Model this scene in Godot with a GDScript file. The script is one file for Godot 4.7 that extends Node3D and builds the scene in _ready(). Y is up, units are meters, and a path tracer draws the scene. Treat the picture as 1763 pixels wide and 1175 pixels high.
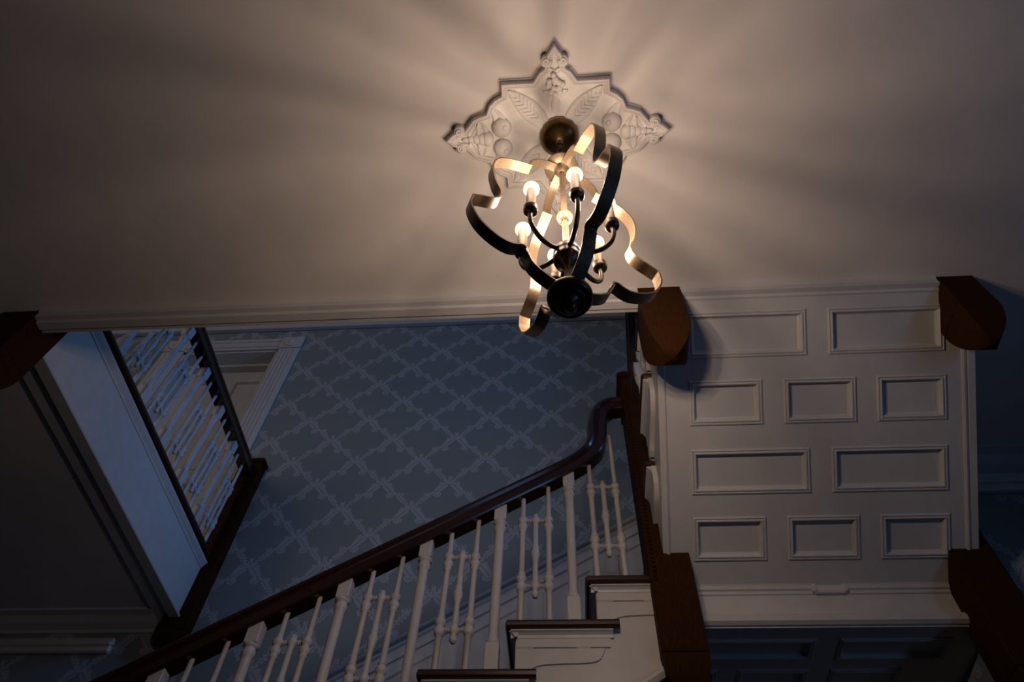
extends Node3D
# A stair hall seen steeply from below. Units are metres; the camera stands at the origin, the hall floor lies at y = FLOOR.

const FLOOR := -1.41       # hall floor
const H := 2.46            # hall ceiling
const UP2 := 2.85          # upper floor
const TOP := 5.72          # upper ceiling
const BACK := -3.52        # papered back wall of the stairwell
const AX := Vector3(0.03, 0.0, -0.778)   # the chandelier's axis
const TILE := Vector2(0.47476, 0.4601)   # one repeat of the wallpaper
const NODE := Vector2(-2.2034, 5.3840)   # a crossing of its trellis

var M := {}
var names := {}

# ---------------------------------------------------------------- mesh builder
class MB:
	var st := SurfaceTool.new()
	var paper := false
	var tile := Vector2(1, 1)
	var node := Vector2.ZERO
	func _init() -> void:
		st.begin(Mesh.PRIMITIVE_TRIANGLES)
		st.set_smooth_group(-1)
	func group(g: int) -> void:
		st.set_smooth_group(0xFFFFFFFF if g < 0 else g)
	func put(p: Vector3, n: Vector3) -> void:
		if paper:
			var h: float = p.x if absf(n.z) > absf(n.x) else -p.z
			st.set_uv(Vector2((h - node.x) / tile.x, (node.y - p.y) / tile.y))
		st.add_vertex(p)
	func tri(a: Vector3, b: Vector3, c: Vector3, out: Vector3) -> void:
		var n := (b - a).cross(c - a)
		if n.length_squared() < 1e-20:
			return
		if n.dot(out) < 0.0:
			var t := b
			b = c
			c = t
			n = -n
		put(a, n); put(c, n); put(b, n)
	func quad(a: Vector3, b: Vector3, c: Vector3, d: Vector3, out: Vector3) -> void:
		tri(a, b, c, out)
		tri(a, c, d, out)
	func box(a: Vector3, b: Vector3, ch := 0.0) -> void:
		var lo := Vector3(minf(a.x, b.x), minf(a.y, b.y), minf(a.z, b.z))
		var hi := Vector3(maxf(a.x, b.x), maxf(a.y, b.y), maxf(a.z, b.z))
		var c := (lo + hi) / 2.0
		var e := (hi - lo) / 2.0
		var k := minf(ch, minf(e.x, minf(e.y, e.z)) * 0.9)
		var ax := [Vector3.RIGHT, Vector3.UP, Vector3.BACK]
		for i in 3:
			var j := (i + 1) % 3
			var l := (i + 2) % 3
			for s: float in [-1.0, 1.0]:
				var q := []
				for uv: Vector2 in [Vector2(-1, -1), Vector2(1, -1), Vector2(1, 1), Vector2(-1, 1)]:
					q.append(c + ax[i] * e[i] * s + ax[j] * (e[j] - k) * uv.x + ax[l] * (e[l] - k) * uv.y)
				quad(q[0], q[1], q[2], q[3], ax[i] * s)
			if k > 0.0:
				for s: float in [-1.0, 1.0]:
					for t: float in [-1.0, 1.0]:
						var p1: Vector3 = c + ax[j] * e[j] * s + ax[l] * (e[l] - k) * t
						var p2: Vector3 = c + ax[j] * (e[j] - k) * s + ax[l] * e[l] * t
						var w: Vector3 = ax[i] * (e[i] - k)
						quad(p1 - w, p1 + w, p2 + w, p2 - w, ax[j] * s + ax[l] * t)
		if k > 0.0:
			for sx: float in [-1.0, 1.0]:
				for sy: float in [-1.0, 1.0]:
					for sz: float in [-1.0, 1.0]:
						var s3 := Vector3(sx, sy, sz)
						tri(c + s3 * Vector3(e.x, e.y - k, e.z - k), c + s3 * Vector3(e.x - k, e.y, e.z - k), c + s3 * Vector3(e.x - k, e.y - k, e.z), s3)
	# profile: Vector2(radius, height) from bottom to top, turned about the y axis of xf
	func lathe(prof: Array, xf := Transform3D.IDENTITY, n := 14, from := 0.0, turn := TAU) -> void:
		group(1)
		for i in n:
			var a0 := from + turn * i / n
			var a1 := from + turn * (i + 1) / n
			var d0 := Vector3(cos(a0), 0, sin(a0))
			var d1 := Vector3(cos(a1), 0, sin(a1))
			for k in prof.size() - 1:
				var p: Vector2 = prof[k]
				var q: Vector2 = prof[k + 1]
				var nr := Vector2(q.y - p.y, p.x - q.x)
				var out := xf.basis * ((d0 + d1) * 0.5 * nr.x + Vector3.UP * nr.y)
				quad(xf * (d0 * p.x + Vector3.UP * p.y), xf * (d1 * p.x + Vector3.UP * p.y), xf * (d1 * q.x + Vector3.UP * q.y), xf * (d0 * q.x + Vector3.UP * q.y), out)
		group(-1)
	# closed profile polygon (x = side, y = up, counter-clockwise) carried along a path; side is the fixed sideways direction
	func sweep(prof: Array, pts: Array, side: Vector3, smooth := false, caps := true) -> void:
		var rings := []
		var ups := []
		for i in pts.size():
			var t0: Vector3 = (pts[i] - pts[maxi(i - 1, 0)]).normalized()
			var t1: Vector3 = (pts[mini(i + 1, pts.size() - 1)] - pts[i]).normalized()
			var t := (t0 + t1).normalized()
			var u := side.cross(t).normalized()
			var m := 1.0
			if i > 0 and i < pts.size() - 1:
				m = 1.0 / maxf(0.5, t.dot(t0))
			ups.append(u)
			var r := []
			for p: Vector2 in prof:
				r.append(pts[i] + side * p.x + u * p.y * m)
			rings.append(r)
		var np := prof.size()
		for j in np:
			var e: Vector2 = prof[(j + 1) % np] - prof[j]
			var o2 := Vector2(e.y, -e.x)
			group(7 if smooth else j + 1)
			for i in pts.size() - 1:
				var out: Vector3 = side * o2.x + (ups[i] + ups[i + 1]) * 0.5 * o2.y
				quad(rings[i][j], rings[i][(j + 1) % np], rings[i + 1][(j + 1) % np], rings[i + 1][j], out)
		group(-1)
		if caps:
			var tr := Geometry2D.triangulate_polygon(PackedVector2Array(prof))
			for end in [0, pts.size() - 1]:
				var o: Vector3 = (pts[0] - pts[1]) if end == 0 else (pts[-1] - pts[-2])
				for k in range(0, tr.size(), 3):
					tri(rings[end][tr[k]], rings[end][tr[k + 1]], rings[end][tr[k + 2]], o)
	# polygon (counter-clockwise in the xy plane of xf) from z = z0 to z1
	func prism(poly: Array, z0: float, z1: float, xf := Transform3D.IDENTITY, curved := false) -> void:
		var n := poly.size()
		if curved:
			group(3)
		for i in n:
			var p: Vector2 = poly[i]
			var q: Vector2 = poly[(i + 1) % n]
			var o := xf.basis * Vector3(q.y - p.y, p.x - q.x, 0)
			quad(xf * Vector3(p.x, p.y, z0), xf * Vector3(q.x, q.y, z0), xf * Vector3(q.x, q.y, z1), xf * Vector3(p.x, p.y, z1), o)
		group(-1)
		var tr := Geometry2D.triangulate_polygon(PackedVector2Array(poly))
		for z: float in [z0, z1]:
			var o := xf.basis * Vector3(0, 0, 1.0 if (z == z1) == (z1 > z0) else -1.0)
			for k in range(0, tr.size(), 3):
				tri(xf * Vector3(poly[tr[k]].x, poly[tr[k]].y, z), xf * Vector3(poly[tr[k + 1]].x, poly[tr[k + 1]].y, z), xf * Vector3(poly[tr[k + 2]].x, poly[tr[k + 2]].y, z), o)
	# a moulding round a closed outline (counter-clockwise): prof holds Vector2(inset from the outline, height)
	func mould(poly: Array, prof: Array, xf := Transform3D.IDENTITY) -> Array:
		var n := poly.size()
		var ins := []
		for i in n:
			var a: Vector2 = (poly[i] - poly[(i + n - 1) % n]).normalized()
			var b: Vector2 = (poly[(i + 1) % n] - poly[i]).normalized()
			var na := Vector2(-a.y, a.x)
			var nb := Vector2(-b.y, b.x)
			ins.append((na + nb) / maxf(0.35, 1.0 + na.dot(nb)))
		for k in prof.size() - 1:
			var p: Vector2 = prof[k]
			var q: Vector2 = prof[k + 1]
			for i in n:
				var j := (i + 1) % n
				var d: Vector2 = (poly[j] - poly[i]).normalized()
				var o := xf.basis * Vector3(d.y * (q.y - p.y), -d.x * (q.y - p.y), q.x - p.x)
				var a: Vector2 = poly[i] + ins[i] * p.x
				var b: Vector2 = poly[j] + ins[j] * p.x
				var c: Vector2 = poly[j] + ins[j] * q.x
				var e: Vector2 = poly[i] + ins[i] * q.x
				quad(xf * Vector3(a.x, a.y, p.y), xf * Vector3(b.x, b.y, p.y), xf * Vector3(c.x, c.y, q.y), xf * Vector3(e.x, e.y, q.y), o)
		var inner := []
		for i in n:
			inner.append(poly[i] + ins[i] * prof[-1].x)
		return inner
	# half ball or egg that sits on the plane z = 0 of xf
	func ball(at: Vector3, r: Vector3, xf := Transform3D.IDENTITY, nu := 12, nv := 8) -> void:
		group(2)
		for i in nu:
			for j in nv:
				var q := []
				for ij: Vector2i in [Vector2i(i, j), Vector2i(i + 1, j), Vector2i(i + 1, j + 1), Vector2i(i, j + 1)]:
					var a := TAU * ij.x / nu
					var b := PI * ij.y / nv
					q.append(Vector3(sin(b) * cos(a), cos(b), sin(b) * sin(a)))
				var m: Vector3 = (q[0] + q[1] + q[2] + q[3]) / r
				quad(xf * (at + q[0] * r), xf * (at + q[1] * r), xf * (at + q[2] * r), xf * (at + q[3] * r), xf.basis * m)
		group(-1)
	# round bar along a path
	func tube(pts: Array, rad: Array, n := 8) -> void:
		group(1)
		var rings := []
		var prev := Vector3(0.3, 0.5, 0.81)
		for i in pts.size():
			var t: Vector3 = (pts[mini(i + 1, pts.size() - 1)] - pts[maxi(i - 1, 0)]).normalized()
			var u := (prev - t * prev.dot(t)).normalized()
			prev = u
			var w := t.cross(u)
			var r := []
			for k in n:
				var a := TAU * k / n
				r.append(pts[i] + (u * cos(a) + w * sin(a)) * float(rad[mini(i, rad.size() - 1)]))
			rings.append(r)
		for i in pts.size() - 1:
			for k in n:
				var l := (k + 1) % n
				var m: Vector3 = (rings[i][k] + rings[i][l]) * 0.5 - pts[i]
				quad(rings[i][k], rings[i][l], rings[i + 1][l], rings[i + 1][k], m)
		group(-1)
		for e in [0, pts.size() - 1]:
			var o: Vector3 = pts[0] - pts[1] if e == 0 else pts[-1] - pts[-2]
			for k in range(1, n - 1):
				tri(rings[e][0], rings[e][k], rings[e][k + 1], o)
	func mesh() -> ArrayMesh:
		st.generate_normals()
		return st.commit()

func mb() -> MB:
	return MB.new()

func pmb() -> MB:
	var b := MB.new()
	b.paper = true
	b.tile = TILE
	b.node = NODE
	return b

# ---------------------------------------------------------------- nodes
func numbered(n: String, parent: Node) -> String:
	var key := str(parent.get_instance_id()) + n
	var k: int = names.get(key, 0)
	names[key] = k + 1
	return n if k == 0 else "%s_%03d" % [n, k]

func put_mesh(called: String, m: Mesh, mat: Material, parent: Node = self, xf := Transform3D.IDENTITY) -> MeshInstance3D:
	var o := MeshInstance3D.new()
	o.name = numbered(called, parent)
	o.mesh = m
	o.material_override = mat
	o.transform = xf
	parent.add_child(o, true)
	return o

func obj(called: String, b: MB, mat: Material, parent: Node = self) -> MeshInstance3D:
	return put_mesh(called, b.mesh(), mat, parent)

func tag(o: Node, label: String, category: String, grp := "") -> Node:
	o.set_meta("label", label)
	o.set_meta("category", category)
	if grp != "":
		o.set_meta("group", grp)
	return o

func thing(called: String, label: String, category: String, at := Vector3.ZERO, grp := "") -> Node3D:
	var o := Node3D.new()
	o.name = numbered(called, self)
	o.position = at
	add_child(o, true)
	tag(o, label, category, grp)
	return o

func structure(called: String, b: MB, mat: Material, label: String, category: String) -> MeshInstance3D:
	var o := obj(called, b, mat)
	o.set_meta("kind", "structure")
	tag(o, label, category)
	return o

func curve(pts: Array, per := 6) -> Array:   # Catmull-Rom
	var out := []
	var n := pts.size()
	for i in n - 1:
		var p0 = pts[maxi(i - 1, 0)]
		var p1 = pts[i]
		var p2 = pts[i + 1]
		var p3 = pts[mini(i + 2, n - 1)]
		for k in per:
			var t := float(k) / per
			out.append(0.5 * ((2.0 * p1) + (p2 - p0) * t + (2.0 * p0 - 5.0 * p1 + 4.0 * p2 - p3) * t * t + (3.0 * p1 - p0 - 3.0 * p2 + p3) * t * t * t))
	out.append(pts[-1])
	return out

func rect(x0: float, y0: float, x1: float, y1: float) -> Array:
	return [Vector2(x0, y0), Vector2(x1, y0), Vector2(x1, y1), Vector2(x0, y1)]

# ---------------------------------------------------------------- materials
func noise_tex(freq: float, oct: int, a: Color, b: Color, sd: int, size := 512) -> NoiseTexture2D:
	var n := FastNoiseLite.new()
	n.seed = sd
	n.noise_type = FastNoiseLite.TYPE_SIMPLEX_SMOOTH
	n.frequency = freq
	n.fractal_octaves = oct
	var t := NoiseTexture2D.new()
	t.width = size
	t.height = size
	t.seamless = true
	t.noise = n
	var g := Gradient.new()
	g.colors = PackedColorArray([a, b])
	g.offsets = PackedFloat32Array([0.2, 0.8])
	t.color_ramp = g
	return t

func mat(c: Color, rough: float, metal := 0.0) -> StandardMaterial3D:
	var m := StandardMaterial3D.new()
	m.albedo_color = c
	m.roughness = rough
	m.metallic = metal
	return m

func tri_tex(m: StandardMaterial3D, t: Texture2D, s: Vector3, world := false) -> StandardMaterial3D:
	m.albedo_texture = t
	m.uv1_triplanar = true
	m.uv1_world_triplanar = world
	m.uv1_scale = s
	return m

func materials() -> void:
	var soft := noise_tex(0.012, 4, Color(0.972, 0.972, 0.972), Color(1, 1, 1), 5)
	M.paint = tri_tex(mat(Color(0.78, 0.77, 0.765), 0.42), soft, Vector3.ONE * 1.7)
	M.ceiling = tri_tex(mat(Color(0.845, 0.815, 0.79), 0.9), soft, Vector3.ONE * 0.6)
	M.plaster = tri_tex(mat(Color(0.85, 0.825, 0.80), 0.75), soft, Vector3.ONE * 4.0)
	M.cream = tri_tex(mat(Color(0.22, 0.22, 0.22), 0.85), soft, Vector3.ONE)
	var grain := noise_tex(0.03, 5, Color(0.80, 0.78, 0.76), Color(1, 1, 1), 11)
	M.post = tri_tex(mat(Color(0.235, 0.142, 0.066), 0.55), grain, Vector3(14, 1.1, 14))
	M.post.metallic_specular = 0.12
	M.rail = tri_tex(mat(Color(0.20, 0.10, 0.06), 0.2), grain, Vector3(2.0, 7, 7))
	M.rail.clearcoat_enabled = true
	M.rail.clearcoat = 0.5
	M.rail.clearcoat_roughness = 0.18
	M.tread = tri_tex(mat(Color(0.22, 0.11, 0.07), 0.32), grain, Vector3(6, 9, 1.2))
	M.floor = tri_tex(mat(Color(0.24, 0.15, 0.10), 0.45), grain, Vector3(1.2, 4, 7))
	var patina := noise_tex(0.03, 5, Color(0.80, 0.77, 0.74), Color(1, 1, 1), 23)
	M.iron = tri_tex(mat(Color(0.62, 0.545, 0.445), 0.36, 0.55), patina, Vector3.ONE * 9.0)
	M.dark_iron = tri_tex(mat(Color(0.33, 0.285, 0.23), 0.36, 0.6), patina, Vector3.ONE * 9.0)
	M.bronze = tri_tex(mat(Color(0.46, 0.36, 0.22), 0.30, 0.9), patina, Vector3.ONE * 9.0)
	M.sleeve = tri_tex(mat(Color(0.50, 0.44, 0.36), 0.42, 0.6), patina, Vector3.ONE * 12.0)
	M.bulb = mat(Color(1, 0.96, 0.9), 0.5)
	M.bulb.emission_enabled = true
	M.bulb.emission = Color(1.0, 0.84, 0.62)
	M.bulb.emission_energy_multiplier = 2.2
	M.glass = mat(Color(0.9, 0.95, 1.0, 0.08), 0.03)
	M.glass.transparency = BaseMaterial3D.TRANSPARENCY_ALPHA
	M.paper = mat(Color.WHITE, 0.62)
	M.paper.albedo_texture = damask()

# the printed trellis of leaves: one repeat, a crossing at the corners and one in the middle
func damask() -> ImageTexture:
	var n := 512
	var ink := PackedFloat32Array()
	ink.resize(n * n)
	var discs := []     # x, y, radius in repeats; a negative radius scrapes the ink away
	var edge := func(s: float, off: float) -> Vector2:   # along one side of a lozenge, from a crossing down to the right
		return Vector2(0.5 * s + 0.7071 * off, 0.5 * s - 0.7071 * off)
	# large leaf below the crossing, its lobes leaning outwards
	for k in 70:
		var t := k / 69.0
		var s := 0.02 + 0.43 * t
		var bend := 0.010 * sin(TAU * t * 0.9)
		var w := 0.056 * pow(sin(PI * clampf(t * 0.86 + 0.12, 0, 1)), 0.7)
		discs.append([edge.call(s, bend), w * 0.80])
		if k % 8 == 3:
			discs.append([edge.call(s + 0.02, bend + w * 0.92), 0.019 - 0.008 * t])
			discs.append([edge.call(s + 0.01, bend - w * 0.82), 0.017 - 0.008 * t])
	# its curl on the under side
	for k in 60:
		var t := k / 59.0
		var a := 0.35 + t * 7.4
		var r := 0.057 * (1.0 - 0.84 * t)
		discs.append([edge.call(0.385, -0.066) + Vector2(cos(a), sin(a)) * r, 0.0135 + 0.006 * maxf(0.0, t * 8.0 - 7.0)])
	for k in 16:
		discs.append([edge.call(0.40 + 0.07 * k / 15.0, -0.028 + 0.045 * sin(PI * 0.5 * k / 15.0)), 0.016])
	# small loop beside the crossing
	for k in 26:
		var t := k / 25.0
		var a := 2.4 - t * 5.2
		discs.append([edge.call(0.135, 0.070) + Vector2(cos(a), sin(a)) * 0.030 * (1.0 - 0.55 * t), 0.0115])
	# small sprig towards the next crossing
	for k in 44:
		var t := k / 43.0
		var s := 0.48 + 0.38 * t
		var w := 0.038 * pow(sin(PI * clampf(t * 0.9 + 0.10, 0, 1)), 0.6)
		discs.append([edge.call(s, 0.012 - 0.020 * t), w * 0.78])
		if k % 9 == 4:
			discs.append([edge.call(s + 0.02, 0.012 - 0.02 * t + w), 0.014])
			discs.append([edge.call(s + 0.03, 0.012 - 0.02 * t - w), 0.014])
	for k in 34:
		var t := k / 33.0
		var a := 2.75 - t * 5.2 + 0.9
		discs.append([edge.call(0.55, 0.072) + Vector2(cos(a), sin(a)) * 0.036 * (1.0 - 0.72 * t), 0.0115])
	# flame above the crossing
	for k in 30:
		var t := k / 29.0
		discs.append([edge.call(0.97 - 0.13 * t, 0.030 + 0.055 * t - 0.02 * t * t) + Vector2(0.012 * t * t, -0.006 * t), 0.030 * (1.0 - 0.72 * t)])
	for k in 24:
		discs.append([edge.call(0.88 + 0.14 * k / 23.0, -0.026 + 0.012 * k / 23.0), 0.024])
	# veins and eyes
	for k in 60:
		var t := k / 59.0
		discs.append([edge.call(0.07 + 0.33 * t, 0.010 * sin(TAU * (0.12 + t * 0.78) * 0.9) - 0.004), -0.0062])
	for k in 30:
		var t := k / 29.0
		discs.append([edge.call(0.53 + 0.27 * t, 0.010 - 0.020 * t), -0.0045])
	for k in 14:
		var a := TAU * k / 14.0
		discs.append([Vector2(0.0, 0.058) + Vector2(cos(a), sin(a)) * 0.010, -0.010])
	for k in 10:
		discs.append([Vector2(0.0, -0.012 - 0.05 * k / 9.0), -0.006])
	for d in discs:
		for mirror: float in [1.0, -1.0]:
			for shift: Vector2 in [Vector2.ZERO, Vector2(0.5, 0.5)]:
				var p: Vector2 = (Vector2(d[0].x * mirror, d[0].y) + shift) * n
				var r: float = absf(d[1]) * n
				var x0 := int(floor(p.x - r - 1.5))
				var y0 := int(floor(p.y - r - 1.5))
				var size := int(ceil(2.0 * r + 3.5))
				for y in range(y0, y0 + size):
					for x in range(x0, x0 + size):
						var c := clampf(r + 0.7 - p.distance_to(Vector2(x + 0.5, y + 0.5)), 0.0, 1.0)
						if c > 0.0:
							var i := posmod(y, n) * n + posmod(x, n)
							ink[i] = maxf(ink[i], c) if d[1] > 0.0 else minf(ink[i], 1.0 - c)
	var img := Image.create(n, n, false, Image.FORMAT_RGB8)
	var rng := RandomNumberGenerator.new()
	rng.seed = 4
	var ground := Color(0.50, 0.545, 0.56)
	var print_ := Color(0.65, 0.675, 0.71)
	for y in n:
		var row := 0.97 + 0.03 * rng.randf() + 0.012 * sin(y * 1.57)
		for x in n:
			var c := ground.lerp(print_, 0.95 * ink[y * n + x])
			var f := row + 0.02 * (rng.randf() - 0.5)
			img.set_pixel(x, y, Color(c.r * f, c.g * f, c.b * f))
	return ImageTexture.create_from_image(img)

# ---------------------------------------------------------------- camera and light
func camera_and_light() -> void:
	var pit := 0.980181568
	var yaw := -0.114573744
	var rol := 0.0617314367
	var fw := Vector3(sin(yaw) * cos(pit), sin(pit), -cos(yaw) * cos(pit))
	var rt := Vector3(cos(yaw), 0, sin(yaw))
	var up := rt.cross(fw)
	var r2 := rt * cos(rol) + up * sin(rol)
	var u2 := up * cos(rol) - rt * sin(rol)
	var cam := Camera3D.new()
	cam.name = "camera"
	cam.transform = Transform3D(Basis(r2, u2, -fw), Vector3.ZERO)
	cam.fov = rad_to_deg(2.0 * atan(587.5 / 1225.372))
	cam.near = 0.05
	cam.far = 60.0
	add_child(cam)
	cam.current = true
	var e := Environment.new()
	e.background_mode = Environment.BG_COLOR
	e.background_color = Color(0.30, 0.42, 0.62)
	e.background_energy_multiplier = 0.35
	e.ambient_light_source = Environment.AMBIENT_SOURCE_DISABLED
	e.tonemap_mode = Environment.TONE_MAPPER_LINEAR
	e.tonemap_exposure = 1.0
	e.sdfgi_enabled = true
	e.ssao_enabled = true
	e.ssil_enabled = true
	var w := WorldEnvironment.new()
	w.name = "environment"
	w.environment = e
	add_child(w)
	# dusk through the stair window and the hall window
	day_light(Vector3(3.16, 4.1, -1.65), Vector3(-1, 0, 0), Vector2(1.1, 1.5), 6.5, Color(0.44, 0.68, 1.0))
	day_light(Vector3(-3.3, 4.45, 2.36), Vector3(0, 0, -1), Vector2(1.5, 1.6), 3.0, Color(1.0, 0.92, 0.86))
	day_light(Vector3(3.16, 0.45, 0.70), Vector3(-1, 0, 0), Vector2(0.9, 1.9), 1.0, Color(0.54, 0.72, 1.0))

func day_light(at: Vector3, dir: Vector3, size: Vector2, energy: float, tint: Color) -> void:
	var l := AreaLight3D.new()
	l.name = "daylight"
	l.area_size = size
	l.light_color = tint
	l.light_energy = energy
	l.area_range = 14.0
	l.area_attenuation = 2.0
	l.shadow_enabled = true
	l.transform = Transform3D(Basis.looking_at(dir, Vector3.UP), at)
	add_child(l, true)

# ---------------------------------------------------------------- the setting
func window_in_x_wall(called: String, x: float, z0: float, z1: float, y0: float, y1: float, depth: float, label: String) -> void:
	var b := mb()
	var f := 0.06
	for r in [[z0, z1, y0, y0 + f], [z0, z1, y1 - f, y1], [z0, z0 + f, y0 + f, y1 - f], [z1 - f, z1, y0 + f, y1 - f], [z0 + f, z1 - f, (y0 + y1) / 2 - 0.025, (y0 + y1) / 2 + 0.025]]:
		b.box(Vector3(x + depth * 0.35, r[2], r[0]), Vector3(x + depth * 0.75, r[3], r[1]), 0.006)
	var o := structure(called, b, M.paint, label, "window")
	for k in 2:
		var g := mb()
		var a: float = y0 + f if k == 0 else (y0 + y1) / 2 + 0.025
		var c: float = (y0 + y1) / 2 - 0.025 if k == 0 else y1 - f
		g.box(Vector3(x + depth * 0.52, a, z0 + f), Vector3(x + depth * 0.56, c, z1 - f))
		obj("pane", g, M.glass, o)

func setting() -> void:
	var b := mb()
	b.box(Vector3(-5.1, FLOOR - 0.12, BACK - 0.1), Vector3(3.3, FLOOR, 2.5))
	structure("floor", b, M.floor, "dark wooden floor of the stair hall below", "floor")
	b = mb()
	b.box(Vector3(-5.0, H, -1.408), Vector3(3.2, H + 0.36, 2.4))
	b.box(Vector3(-5.0, H, -1.577), Vector3(-2.307, H + 0.36, -1.408))
	b.box(Vector3(-5.0, H, BACK), Vector3(-2.27, H + 0.36, -1.577))
	b.box(Vector3(1.595, H, -1.577), Vector3(3.2, H + 0.36, -1.408))
	b.box(Vector3(1.562, H, -2.268), Vector3(3.2, H + 0.36, -1.577))
	b.box(Vector3(1.622, H, -2.42), Vector3(3.2, H + 0.36, -2.268))
	structure("ceiling", b, M.ceiling, "plain plaster hall ceiling washed by the chandelier's light", "ceiling")
	b = mb()
	b.box(Vector3(-5.1, TOP, BACK - 0.1), Vector3(3.3, TOP + 0.15, 2.5))
	structure("ceiling_upper", b, M.ceiling, "upper floor ceiling above the stairwell", "ceiling")
	b = mb()
	for r in [[-5.0, -2.36], [1.62, 3.2]]:
		b.box(Vector3(r[0], H + 0.36, -2.42 if r[0] > 0.0 else BACK), Vector3(r[1], UP2, 2.4))
	b.box(Vector3(-2.36, H + 0.36, -1.408), Vector3(1.62, UP2, 2.4))
	structure("floor_upper", b, M.floor, "wooden upper floor round the stairwell opening", "floor")
	# back wall with the opening of the upper door
	b = pmb()
	var d := [-3.42, -2.53, UP2, 5.26]
	b.box(Vector3(-5.1, FLOOR, BACK), Vector3(d[0], TOP, BACK - 0.3))
	b.box(Vector3(d[1], FLOOR, BACK), Vector3(1.53, TOP, BACK - 0.3))
	b.box(Vector3(d[0], FLOOR, BACK), Vector3(d[1], d[2], BACK - 0.3))
	b.box(Vector3(d[0], d[3], BACK), Vector3(d[1], TOP, BACK - 0.3))
	structure("wall_back", b, M.paper, "back wall in grey-green paper with a pale leaf trellis", "wall")
	# right wall of the stairwell
	b = pmb()
	b.box(Vector3(1.53, FLOOR, BACK - 0.3), Vector3(1.73, TOP, -2.44))
	structure("wall_right", b, M.paper, "papered side wall under and above the stair landing", "wall")
	b = pmb()
	b.box(Vector3(1.73, FLOOR, -2.42), Vector3(3.3, TOP, -2.6))
	structure("wall_side_right", b, M.paper, "papered hall wall in deep shade right of the stairs", "wall")
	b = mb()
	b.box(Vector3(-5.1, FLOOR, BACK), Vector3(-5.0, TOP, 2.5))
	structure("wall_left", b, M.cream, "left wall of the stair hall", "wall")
	b = mb()
	var g := [-4.1, -2.5, 3.6, 5.3]
	b.box(Vector3(-5.1, FLOOR, 2.4), Vector3(g[0], TOP, 2.6))
	b.box(Vector3(g[1], FLOOR, 2.4), Vector3(3.4, TOP, 2.6))
	b.box(Vector3(g[0], FLOOR, 2.4), Vector3(g[1], g[2], 2.6))
	b.box(Vector3(g[0], g[3], 2.4), Vector3(g[1], TOP, 2.6))
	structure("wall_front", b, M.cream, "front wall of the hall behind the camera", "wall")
	b = mb()
	var v := [0.2, 1.2, -0.6, 1.5]
	var w := [-2.25, -1.05, 3.3, 4.9]
	b.box(Vector3(3.2, FLOOR, -2.6), Vector3(3.4, UP2, v[0]))
	b.box(Vector3(3.2, FLOOR, v[1]), Vector3(3.4, UP2, 2.6))
	b.box(Vector3(3.2, FLOOR, v[0]), Vector3(3.4, v[2], v[1]))
	b.box(Vector3(3.2, v[3], v[0]), Vector3(3.4, UP2, v[1]))
	b.box(Vector3(3.2, UP2, -2.6), Vector3(3.4, TOP, w[0]))
	b.box(Vector3(3.2, UP2, w[1]), Vector3(3.4, TOP, 2.6))
	b.box(Vector3(3.2, UP2, w[0]), Vector3(3.4, w[2], w[1]))
	b.box(Vector3(3.2, w[3], w[0]), Vector3(3.4, TOP, w[1]))
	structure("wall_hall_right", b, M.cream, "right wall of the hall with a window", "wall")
	b = mb()
	for q in [[g[0], g[1], g[2], g[2] + 0.06], [g[0], g[1], g[3] - 0.06, g[3]], [g[0], g[0] + 0.06, g[2] + 0.06, g[3] - 0.06], [g[1] - 0.06, g[1], g[2] + 0.06, g[3] - 0.06], [-3.32, -3.28, g[2] + 0.06, g[3] - 0.06]]:
		b.box(Vector3(q[0], q[2], 2.46), Vector3(q[1], q[3], 2.54), 0.006)
	var win := structure("window_3", b, M.paint, "upper hall window behind the camera", "window")
	for q in [[g[0] + 0.06, -3.32], [-3.28, g[1] - 0.06]]:
		b = mb()
		b.box(Vector3(q[0], g[2] + 0.06, 2.495), Vector3(q[1], g[3] - 0.06, 2.503))
		obj("pane", b, M.glass, win)
	window_in_x_wall("window_1", 3.2, w[0], w[1], w[2], w[3], 0.2, "upper hall window on the right above the stairs")
	window_in_x_wall("window_2", 3.2, v[0], v[1], v[2], v[3], 0.2, "hall window beside the camera")
	# header board and bead along the edge of the ceiling
	var bead := [Vector2(-0.035, -0.05), Vector2(-0.002, -0.05), Vector2(0.006, -0.042), Vector2(0.006, -0.03), Vector2(0.016, -0.024), Vector2(0.028, -0.012), Vector2(0.034, 0.0), Vector2(-0.035, 0.0)]
	b = mb()
	b.box(Vector3(-2.14, H - 0.042, -1.492), Vector3(0.32, UP2, -1.41))
	b.sweep(bead, [Vector3(-2.14, H, -1.436), Vector3(0.32, H, -1.436)], Vector3(0, 0, 1))
	structure("trim_1", b, M.paint, "white beaded header board along the ceiling edge of the stairwell", "trim")
	b = mb()
	b.sweep(bead, [Vector3(0.485, H, -1.436), Vector3(1.453, H, -1.436)], Vector3(0, 0, 1))
	b.box(Vector3(0.487, H - 0.042, -1.46), Vector3(1.453, UP2, -1.41))
	structure("trim_2", b, M.paint, "white bead at the top of the panelled stair soffit", "trim")
	# fascia of the gallery with its border board
	b = mb()
	b.box(Vector3(-2.27, H - 0.025, BACK), Vector3(-2.222, UP2 - 0.03, -1.5))
	b.box(Vector3(-2.365, H - 0.012, BACK), Vector3(-2.27, H, -1.5), 0.004)
	var foot := [Vector2(0, 0), Vector2(0.012, 0), Vector2(0.016, 0.006), Vector2(0.014, 0.014), Vector2(0.006, 0.02), Vector2(0, 0.03)]
	b.sweep(foot, [Vector3(-2.222, H - 0.025, -1.5), Vector3(-2.222, H - 0.025, -3.44)], Vector3(1, 0, 0))
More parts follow.
